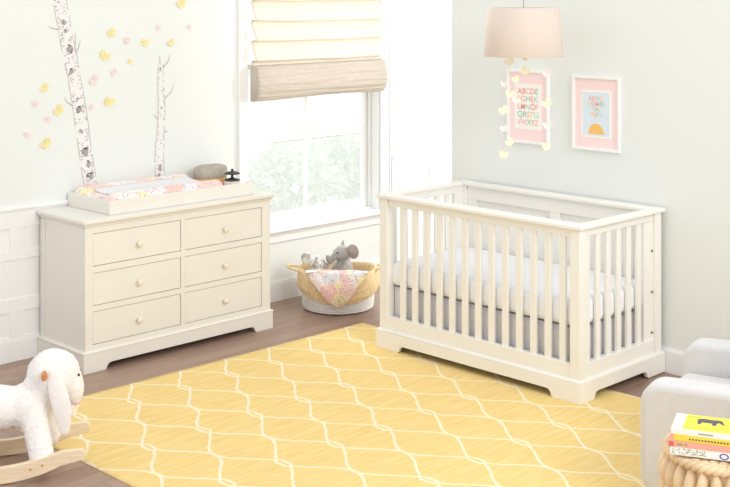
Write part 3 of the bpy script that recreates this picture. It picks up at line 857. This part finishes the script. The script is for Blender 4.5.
# muslin blanket draped over the front rim (u across, v down); local x right, y away
bl = MB()
def drape(u, v):
    # a square of cloth folded to a triangle hanging over the front rim
    s = (u-.5)*2
    top_w = .205; w = top_w*(1-max(0, (v-.42)/.58)**1.15*.93)
    x = s*w-.005+.03*max(0, v-.5)
    if v < .42:
        t = v/.42; y = -.13-.125*t; z = .268+.012*t+.012*noise.noise(Vector((x*12, t*3, 1)))
        z += .022*(1-abs(s))*sin(pi*t)*.6 
        yy = -sqrt(max(.001, .268**2-x*x)) if t > .7 else None
        y = y if yy is None else y*(1-(t-.7)/.3)+yy*(t-.7)/.3
    else:
        t = (v-.42)/.58; r = .270+.036*sin(pi*min(1, t*1.05)); y = -sqrt(max(.001, r*r-x*x)); z = .280-.218*t
        y -= .014*noise.noise(Vector((x*14+z*9, z*5, 4))); x += .012*noise.noise(Vector((s*2, z*14, 9)))
    return (x, y-.010, z)
bl.grid(30, 36, drape)
bo = obj('baby_blanket', bl, M['floral2'], None, (BX, BY, 0), smooth=True); bo.rotation_euler = (0, 0, YAW-pi/2)
sdm = bo.modifiers.new('t', 'SOLIDIFY'); sdm.thickness = .005
tag(bo, 'floral muslin blanket draped over the front rim of the basket', 'blanket')

def plush(name, label, loc, rz, ear_d, skin, ear_m, k=1.0, tilt=0):
    """seated toy elephant, facing local -x, origin at its base"""
    r = thing(name, label, 'plush toy', loc, rz)
    b = MB()
    b.ball((0, 0, .085*k), (.062*k, .066*k, .085*k)); b.ball((-.012*k, 0, .195*k), (.062*k, .058*k, .056*k))
    tr_pts = [(-.06*k, 0, .19*k), (-.085*k, 0, .165*k), (-.100*k, 0, .15*k), (-.118*k, 0, .165*k), (-.125*k, 0, .20*k)]
    for i in range(len(tr_pts)-1):
        for t in (0, .5):
            p = Vector(tr_pts[i]).lerp(Vector(tr_pts[i+1]), t); b.ball(p, (.026-.0028*(i+t))*k, 12, 8)
    for s in (-1, 1):
        for t in range(6): b.ball((-.01*k-.05*k*t/5, s*(.055+.012*t/5)*k, (.125-.10*t/5*.75)*k), .024*k, 12, 8)
        for t in range(5): b.ball((-.03*k-.08*k*t/4, s*.045*k, .028*k), .028*k, 12, 8)
    body = blob('body', b, M[skin], r, voxel=.008*k, smooth_it=5, disp=lambda c: .0018*noise.noise(c*160))
    for s in (-1, 1):
        e = MB()
        def earf(u, v):
            a = 2*pi*u; q = v
            rr = .050*k*(1+.12*cos(2*a))*q
            return (.012*k+rr*cos(a)*.35+.02*k*q, s*(.050*k+rr*cos(a)*.8+.028*k), .212*k+rr*sin(a)*1.05+.006*k)
        e.grid(24, 6, earf, wrapu=True)
        eo = obj('ear', e, M[ear_m], r, smooth=True); m = eo.modifiers.new('t', 'SOLIDIFY'); m.thickness = .010*k; m.offset = 0
    for s in (-1, 1): obj('eye', MB().ball((-.062*k, s*.030*k, .208*k), .006*k, 12, 8), M['black'], r, smooth=True)
    return r
pe = at_depth(344, 268, 8.36)
plush('plush_elephant', 'grey plush elephant sitting in the basket behind the blanket', (pe.x, pe.y, .150), YAW-pi/2+.45, 0, 'elegrey', 'eleear', 1.0)
pe = at_depth(315, 272, 8.30)
pl2 = plush('plush_elephant', 'smaller speckled white plush elephant leaning at the left inside the basket', (pe.x, pe.y, .125), YAW-pi/2+pi+.6, 0, 'speckle', 'speckle', .86)

# ------------------------------------------------------------------ rocking lamb
lp = at_depth(28, 470, 5.47)
lam = thing('rocking_lamb', 'white fleecy rocking lamb on birch wood runners at the left edge', 'rocking toy', (lp.x, lp.y, 0), YAW-pi/2+radians(9))
def lam_disp(c):
    return .0025*noise.noise(c*38)+.003*noise.noise(c*95+Vector((3,1,2)))+.003*noise.noise(c*190)
b = MB()
ry = lambda a: Matrix.Rotation(a, 3, 'Y')
b.ball((-.20, 0, .275), (.27, .105, .100), 28, 18); b.ball((.005, 0, .275), (.105, .10, .105)); b.ball((-.42, 0, .29), (.10, .10, .11))
b.ball((.06, 0, .345), (.085, .08, .095)); 
b.ball((.110, 0, .412), (.116, .100, .110), 28, 18)                       # head
b.ball((.185, 0, .368), (.056, .060, .095), 20, 14, ry(-.25))              # muzzle
for s in (-1, 1):
    for x, dx in ((.03, .045), (-.40, -.03)):
        for t in range(8): q = t/7; b.ball((x+dx*q, s*(.058+.085*q), .255-.165*q), (.060-.006*q, .05-.012*q, .055), 16, 10)
lb = blob('body', b, M['fleece'], lam, voxel=.0085, smooth_it=8, disp=lam_disp)
for s in (-1, 1):
    e = MB()
    for t in range(14):
        q = t/13; e.ball((.112+.052*q+.012*sin(q*3), s*(.088+.020*sin(q*pi*.8)), .435-.235*q), (.026+.020*sin(pi*min(1, q*.9+.1)), .012, .032), 14, 8)
    blob('ear', e, M['ear'], lam, voxel=.006, smooth_it=5, disp=lambda c: .002*noise.noise(c*120))
obj('nose', MB().ball((.205, 0, .292), (.030, .040, .020)), M['pinknose'], lam, smooth=True)
for s in (-1, 1): obj('eye', MB().ball((.222, s*.034, .412), .006), M['black'], lam, smooth=True)
pg = MB().lathe([(.009, -.122), (.012, -.118), (.012, .118), (.009, .122)], 16); pg.v = [(.080+y*1, z, .435+x*1.6) for x, y, z in pg.v]
obj('handle_peg', pg, M['peg'], lam, smooth=True, angle=40)
rk = []
for i in range(41):                                        # runner centre line (x,z)
    x = -.80+1.035*i/40
    xx = x+.26
    z = .036+.62*max(0, abs(xx)-.10)**2 if xx > 0 else .036+.42*max(0, abs(xx)-.10)**2
    if x > .16: z -= (x-.16)*.30
    rk.append((x, z))
for s in (-1, 1):
    rb = MB(); h = [.036-.010*max(0, (i-34)/6) for i in range(41)]
    topl = [(x, z+h[i]) for i, (x, z) in enumerate(rk)]; bot = [(x, z-h[i]) for i, (x, z) in enumerate(rk)]
    x, z = rk[-1]; tip = [(x+.026*cos(a), z+.026*sin(a)) for a in [-pi/2+pi*k/8 for k in range(1, 8)]]
    x, z = rk[0]; tail = [(x-.036*cos(a), z+.036*sin(a)) for a in [pi/2-pi*k/8 for k in range(1, 8)]]
    poly = bot+tip+list(reversed(topl))+tail
    y0, y1 = s*.158, s*.184
    rb.prism(poly, lambda x, z: (x, y0, z), lambda x, z: (x, y1, z))
    ro_ = obj('runner', rb, M['birchply'], lam, bevel=.004)
    for bxp in (.03, .08):
        zz = [z for x, z in rk if abs(x-bxp) < .014][0]
        kb = MB().lathe([(.005, 0), (.005, .002), (.002, .003)], 10); kb.v = [(bxp+x, s*(.184+z), zz+.004+y) for x, y, z in kb.v]
        obj('screw', kb, M['peg'], ro_)
for xx in (-.42, .07):
    zz = .058 if xx > 0 else .075
    obj('crossbar', MB().box(xx-.02, xx+.02, -.158, .158, zz-.012, zz+.02), M['birchply'], lam, bevel=.003)

# ------------------------------------------------------------------ armchair (faces image-left); local x forward, y towards the camera
ch0 = at_depth(639, 487, 5.03)
cang = math.atan2((-RT*cos(radians(29))+FW*sin(radians(29))).y, (-RT*cos(radians(29))+FW*sin(radians(29))).x)
fwd = Vector((cos(cang), sin(cang), 0)); lft = Vector((-sin(cang), cos(cang), 0))
CW, CL = .80, .86                                          # width over arms, depth
org = Vector((ch0.x, ch0.y, .0072))-fwd*(CL/2)-lft*(CW/2)
ac = thing('armchair', 'light grey upholstered armchair at the lower right beside the crib', 'armchair', org, cang)
def pillow(b, x0, x1, y0, y1, z0, z1, r):
    t = rbox(MB(), (x1-x0)/2, (y1-y0)/2, z0, z1, r, n=6)
    b.merge(t, Matrix.Translation(((x0+x1)/2, (y0+y1)/2, 0)))
    return b
def arm(y0, y1):
    # side outline with a big rounded top front corner and swept top
    f, k = CL/2, -CL/2
    pts = [(k, .06), (f-.03, .06), (f, .12), (f+.0, .36)]
    pts += [(f-.09+.09*cos(a), .425+.09*sin(a)) for a in [pi/2*i/8 for i in range(1, 9)]]
    pts += [(f-.25, .519), (f-.45, .522), (k, .53)]
    b = MB().prism(pts, lambda x, z: (x, y0, z), lambda x, z: (x, y1, z))
    return b
for y0, y1 in ((CW/2-.14, CW/2), (-CW/2, -CW/2+.14)):
    obj('arm', arm(y0, y1), M['chair'], ac, bevel=.028, seg=5)
obj('seat_base', MB().box(-CL/2+.06, CL/2-.03, -CW/2+.14, CW/2-.14, .07, .27), M['chair'], ac, bevel=.02, seg=3)
obj('seat_cushion', pillow(MB(), -CL/2+.16, CL/2-.005, -CW/2+.143, CW/2-.143, .272, .39, .05), M['chair'], ac, smooth=True)
bk_ = MB().prism([(-CL/2+.005, .06), (-CL/2+.15, .06), (-CL/2+.17, .45), (-CL/2+.06, .98), (-CL/2-.06, .98), (-CL/2-.02, .5)], lambda x, z: (x, -CW/2+.145, z), lambda x, z: (x, CW/2-.145, z))
obj('backrest', bk_, M['chair'], ac, bevel=.03, seg=5)
for sx in (-1, 1):
    for sy in (-1, 1): obj('foot', MB().lathe([(.018, 0), (.024, .062)], 14, (sx*(CL/2-.09), sy*(CW/2-.07), 0)), M['tanwood'], ac, smooth=True, angle=50)

# ------------------------------------------------------------------ woven stool and books
sc_ = at_depth(728, 470, 4.42)
PR, PH = .217, .478
st = thing('woven_stool', 'round stool woven from thick tan plant fibre in front of the armchair', 'stool', (sc_.x, sc_.y, .0072))
core = MB().lathe([(PR-.03, .0), (PR-.02, .03), (PR-.012, PH-.03), (PR-.03, PH-.008)], 40)
body = MB(); body.merge(core)
def petal(b, a, z, h, w, r):
    n, m = 10, 9
    def fn(u, v):
        t = 2*v-1; prof = sqrt(max(0, 1-t*t))**.9*(1-.34*t)
        q = pi*u-pi/2
        x = w*.5*prof*sin(q); y = .038*prof*cos(q)
        aa = a+x/r
        rr = r+y-.012
        return (rr*cos(aa), rr*sin(aa), z+h*.5*t)
    b.grid(n, m, fn)
rowsn = 6; ph = .112
for row in range(rowsn):
    z = PH-.040-.034-row*.080
    for k in range(29): petal(body, 2*pi*(k+.5*(row % 2))/29, z-.006, ph, .0445, PR)
obj('woven_side', body, M['husk'], st, smooth=True)
tb = MB()
def braid(R, z, r, n, ph0=0):
    for k in range(2):
        pts = []
        for i in range(n*6):
            a = 2*pi*i/(n*6); q = a*n+k*pi+ph0
            pts.append(((R+r*.55*cos(q))*cos(a), (R+r*.55*cos(q))*sin(a), z+r*.45*sin(q)))
        tb.tube(pts, lambda t: r*.62, 8, closed=True)
braid(PR-.002, PH-.020, .017, 26)
for j, R in enumerate((.195, .165, .135, .105, .075, .045, .018)): braid(R, PH-.018, .018, max(3, int(R*100)), j)
obj('braided_top', tb, M['husk'], st, smooth=True)
STZ = PH+.0105
# books; local x right along the spine, y away from the viewer
bang = math.atan2((RT*cos(radians(20))-FW*sin(radians(20))).y, (RT*cos(radians(20))-FW*sin(radians(20))).x)
ex = Vector((cos(bang), sin(bang), 0)); ey = Vector((-sin(bang), cos(bang), 0))
b0 = at_depth(670, 452, 4.32)
def book(label, du, dv, z, w, d, h, cover, spine=None, rot=0):
    p = Vector((b0.x, b0.y, 0))+ex*(du+w/2)+ey*(dv+d/2)
    r = thing('picture_book', label, 'book', (p.x, p.y, z), bang+rot, 'picture books stacked on the stool')
    c = MB().box(-w/2, w/2, -d/2, d/2, 0, .002).box(-w/2, w/2, -d/2, d/2, h-.002, h).box(-w/2, w/2, -d/2, -d/2+.002, .002, h-.002)
    obj('cover', c, M[cover], r, bevel=.0008)
    obj('page_block', MB().box(-w/2+.004, w/2-.004, -d/2+.002, d/2-.004, .002, h-.002), M['pages'], r)
    return r
z = STZ+.0015
bw = .245
k1 = book('white picture book with green dotted spine, lowest of the stack on the stool', 0, 0, z, bw+.02, .19, .027, 'bk_white'); z += .0275
k2 = book('coral spined picture book second from the bottom of the stack', -.004, .002, z, bw+.02, .19, .020, 'bk_coral'); z += .0205
k3 = book('yellow spined picture book second from the top of the stack', .012, .006, z, bw, .175, .020, 'bk_gold'); z += .0205
k4 = book('white spined picture book with a yellow elephant cover on top of the stack', .004, .010, z, bw, .165, .020, 'bk_white', rot=-.02)
# marks on the books
mk = MB()
rnd = random.Random(2)
for i in range(60):
    x = -.128+.115*rnd.random(); zz = .004+.019*rnd.random()
    mk.box(x, x+.004, -.0956, -.0948, zz, zz+.0025)
obj('spine_print', mk, M['ink_green'], k1)
mk = MB()
for a in range(24):
    q0, q1 = 2*pi*a/24, 2*pi*(a+1)/24
    mk.add([(.05+.016*cos(q0)*1, -.0956, .0135+.011*sin(q0)), (.05+.016*cos(q1), -.0956, .0135+.011*sin(q1)), (.05+.011*cos(q1), -.0956, .0135+.007*sin(q1)), (.05+.011*cos(q0), -.0956, .0135+.007*sin(q0))], [(0,1,2,3)])
for i in range(4): mk.box(.08+.011*i, .087+.011*i, -.0956, -.0948, .006, .020)
obj('spine_lettering', mk, M['ink_blue'], k1)
obj('spine_end', MB().box(-.133, -.117, -.0958, -.0945, .0005, .0195).box(-.1335, -.1325, -.09, .09, .0005, .0195), M['bk_red'], k2)
obj('spine_lettering', MB().box(-.105, -.085, -.0956, -.0948, .007, .013).box(-.08, -.07, -.0956, -.0948, .007, .013), M['ink_green'], k2)
mk = MB()
for i in range(16):
    x = -.07+.0105*i
    mk.box(x, x+.006, -.0881, -.0873, .007, .0125)
obj('spine_lettering', mk, M['ink'], k3)
obj('spine_lettering', MB().box(-.03, .02, -.0831, -.0823, .008, .012), M['ink_green'], k4)
obj('cover_art', MB().box(-.085, .119, -.079, .079, .0201, .0206), M['bk_yellow'], k4)
ele = [(-.045,.012),(-.042,-.012),(-.040,-.034),(-.030,-.034),(-.028,-.012),(.008,-.012),(.010,-.034),(.022,-.034),(.024,-.010),(.030,.002),(.040,-.012),(.050,-.020),(.054,-.014),(.046,-.004),(.044,.014),(.036,.026),(.020,.028),(.010,.024),(-.020,.028),(-.038,.024)]
obj('cover_elephant', MB().prism([(x*1.0+.0, y*1.0+.022) for x, y in ele], lambda x, y: (x, y, .0206), lambda x, y: (x, y, .0210)), M['ink'], k4)
mk = MB()
for i in range(7): mk.box(-.075+.012*i, -.067+.012*i, -.060, -.055, .0206, .0209)
obj('cover_lettering', mk, M['ink_green'], k4)
mk = MB()
for i in range(3): mk.box(-.072+.012*i, -.064+.012*i, .058, .064, .0206, .0209)
obj('cover_lettering', mk, M['ink_green'], k4)

# ------------------------------------------------------------------ pendant lamp and paper butterfly strands
LD = 7.0
lc = at_depth(523.5, 56, LD)
pn = thing('pendant_lamp', 'blush linen drum pendant lamp hanging over the crib', 'lamp', (lc.x, lc.y, lc.z))
shd = MB().lathe([(.224, 0), (.2255, .002), (.2055, .272), (.204, .274)], 64, cap0=False, cap1=False)
so = obj('lamp_shade', shd, M['shade'], pn, smooth=True, angle=60); m = so.modifiers.new('t', 'SOLIDIFY'); m.thickness = .0025; m.offset = -1
rim = MB()
for r, z in ((.201, .271),):
    rim.tube([(r*cos(2*pi*i/48), r*sin(2*pi*i/48), z) for i in range(48)], .002, 6, closed=True)
for k in range(3):
    a = 2*pi*k/3; rim.tube([(.02*cos(a), .02*sin(a), .24), (.20*cos(a), .20*sin(a), .268)], .002, 6)
obj('shade_ring', rim, M['cord'], pn, smooth=True)
obj('socket', MB().lathe([(.018, .15), (.022, .16), (.022, .23), (.012, .25), (.006, .262)], 18), M['frame'], pn, smooth=True, angle=50)
obj('bulb', MB().ball((0, 0, .115), (.03, .03, .04)), M['frame'], pn, smooth=True)
obj('cord', MB().tube([(0, 0, .26), (0, 0, .72)], .0028, 8), M['cord'], pn)
strands = [(503.6, -.06, [(84,6,'p'),(110,9,'y'),(128.5,7,'p'),(154.6,8,'y')], 'leftmost strand of paper butterflies hanging from the lamp, longest of all'),
           (509.8, .03, [(61,9,'y'),(94,8,'y'),(142,8,'y')], 'second strand of paper butterflies from the left under the lamp'),
           (515.5, -.10, [(79,7,'y'),(100,7,'p')], 'short strand of two paper butterflies, third from the left under the lamp'),
           (525, .02, [(58.5,5,'y'),(70.8,9,'y')], 'shortest strand of paper butterflies at the middle under the lamp'),
           (546.6, -.02, [(73.8,8,'p'),(103,9,'y'),(125,8,'p'),(146.5,8,'y')], 'rightmost strand of paper butterflies hanging from the lamp')]
rnd = random.Random(11)
for u, dd, items, lb in strands:
    d = LD+dd; p = at_depth(u, 56, d); zt = lc.z+.02; zb = at_depth(u, items[-1][0], d).z
    r = thing('butterfly_strand', lb, 'garland', (p.x, p.y, zt), YAW-pi/2, 'butterfly strands under the lamp')
    top = Vector((lc.x, lc.y, 0))-Vector((p.x, p.y, 0))
    obj('thread', MB().tube([(0, 0, .06), (0, 0, zb-zt)], .0006, 5), M['thread'], r)
    for v, px, c in items:
        zz = at_depth(u, v, d).z-zt
        b = paper_butterfly(px/1234.7*d*.64, rnd.uniform(-.8, .8), rnd, .35)
        obj('paper_butterfly', b, M['paleyel' if c == 'y' else 'palepink'], r, (0, -.001, zz), fix=False)

# ------------------------------------------------------------------ pictures on the right wall
def text_mesh(body, size, mats, cyc):
    cu = bpy.data.curves.new('t', 'FONT'); cu.body = body; cu.size = size; cu.align_x = 'CENTER'; cu.align_y = 'CENTER'; cu.extrude = .0004; cu.offset = size*.018
    for m in mats: cu.materials.append(m)
    for i, f in enumerate(cu.body_format): f.material_index = cyc[i % len(cyc)]
    t = bpy.data.objects.new('t', cu); COL.objects.link(t)
    dg = bpy.context.evaluated_depsgraph_get(); dg.update()
    me = bpy.data.meshes.new_from_object(t.evaluated_get(dg)); bpy.data.objects.remove(t); bpy.data.curves.remove(cu)
    return me
def picture(yc, zc, w, h, label):
    """root at the picture's bottom centre; local x runs to the viewer's right, y into the wall, z up"""
    r = thing('framed_print', label, 'picture', (-.001, yc, zc-h/2), -pi/2, 'framed prints on the wall')
    f = .016; fb = MB()
    fb.box(-w/2, -w/2+f, -.022, 0, 0, h).box(w/2-f, w/2, -.022, 0, 0, h).box(-w/2+f, w/2-f, -.022, 0, 0, f).box(-w/2+f, w/2-f, -.022, 0, h-f, h)
    obj('frame', fb, M['frame'], r, bevel=.0015)
    obj('mount', MB().box(-w/2+f, w/2-f, -.010, -.004, f, h-f), M['mat_pink'], r)
    return r
def put_text(r, body, x, z, size, mats, cyc, wx, ypos):
    me = text_mesh(body, size, mats, cyc)
    xs = [v.co.x for v in me.vertices]; k = wx/(max(xs)-min(xs)); 
    for v in me.vertices: v.co = (x+v.co.x*k, ypos-v.co.z, z+v.co.y)
    me.name = 'lettering'; o = bpy.data.objects.new('lettering', me); COL.objects.link(o); o.parent = r
P1 = picture(-1.781, 1.4115, .318, .449, 'white framed alphabet print with a pink mount behind the butterfly strands')
obj('print', MB().box(-.103, .103, -.0115, -.010, .085, .365), M['paper'], P1)
LM = [M['l_coral'], M['l_pink'], M['l_mint'], M['l_green'], M['l_yellow']]
for i, (t, c) in enumerate((('ABCDE', (0,0,1,0,3)), ('FGHIJK', (4,1,3,0,1,2)), ('LMNOP', (1,0,2,0,1)), ('QRSTU', (3,3,1,4,2)), ('VWXYZ', (1,1,3,0,1)))):
    put_text(P1, t, 0, .318-.0475*i, .050, LM, c, .158, -.0118)
P2 = picture(-2.279, 1.405, .332, .434, 'white framed print with rainbow words over an orange half sun, nearer the crib end')
obj('border', MB().box(-.105, .105, -.0112, -.010, .075, .352), M['paper'], P2)
obj('print', MB().box(-.092, .092, -.0122, -.0112, .087, .340), M['skyblue'], P2)
for i, (t, wd, c) in enumerate((('HERE', .095, (0,1,2,4)), ('COMES', .118, (4,0,1,3,2)), ('THE', .058, (1,3,4)), ('SUN', .070, (4,0,2)))):
    put_text(P2, t, 0, .303-.031*i, .036, LM, c, wd, -.0124)
sun = [(.054*cos(pi*i/24), .062*sin(pi*i/24)) for i in range(25)]
obj('half_sun', MB().prism([(x, .096+z) for x, z in sun], lambda x, z: (x, -.0126, z), lambda x, z: (x, -.0122, z)), M['sunorange'], P2)

# ------------------------------------------------------------------ light
wd = bpy.data.worlds.new('sky'); SC.world = wd; wd.use_nodes = True
bg = wd.node_tree.nodes['Background']; bg.inputs[0].default_value = (*lin((252, 252, 252)), 1); bg.inputs[1].default_value = 1.03
def lamp(name, kind, loc, target, energy, col=(255,255,255), **k):
    l = bpy.data.lights.new(name, kind); l.energy = energy; l.color = lin(col)
    for a, v in k.items(): setattr(l, a, v)
    o = bpy.data.objects.new(name, l); COL.objects.link(o); o.location = loc
    o.rotation_euler = (Vector(target)-Vector(loc)).to_track_quat('-Z', 'Y').to_euler()
    return o
lamp('studio_daylight', 'AREA', (-2.6, -8.7, 4.4), (-1.6, -1.2, .3), 215, (255, 253, 250), shape='RECTANGLE', size=3.2, size_y=2.6)
lamp('garden_daylight', 'AREA', (1.5, 9, 8), (1.5, 5, 0), 1300, (255, 255, 252), shape='SQUARE', size=7)
lamp('added_side_fill', 'AREA', (2.2, -3.2, 2.1), (-.2, 0, .4), 88, (255, 255, 255), shape='RECTANGLE', size=.9, size_y=1.8)  # unseen added lamp, whitens window wall and basket; no real window here
SC.view_settings.view_transform = 'Standard'; SC.view_settings.look = 'None'; SC.view_settings.gamma = 1; SC.view_settings.exposure = 0.0
SC.view_settings.use_curve_mapping = False
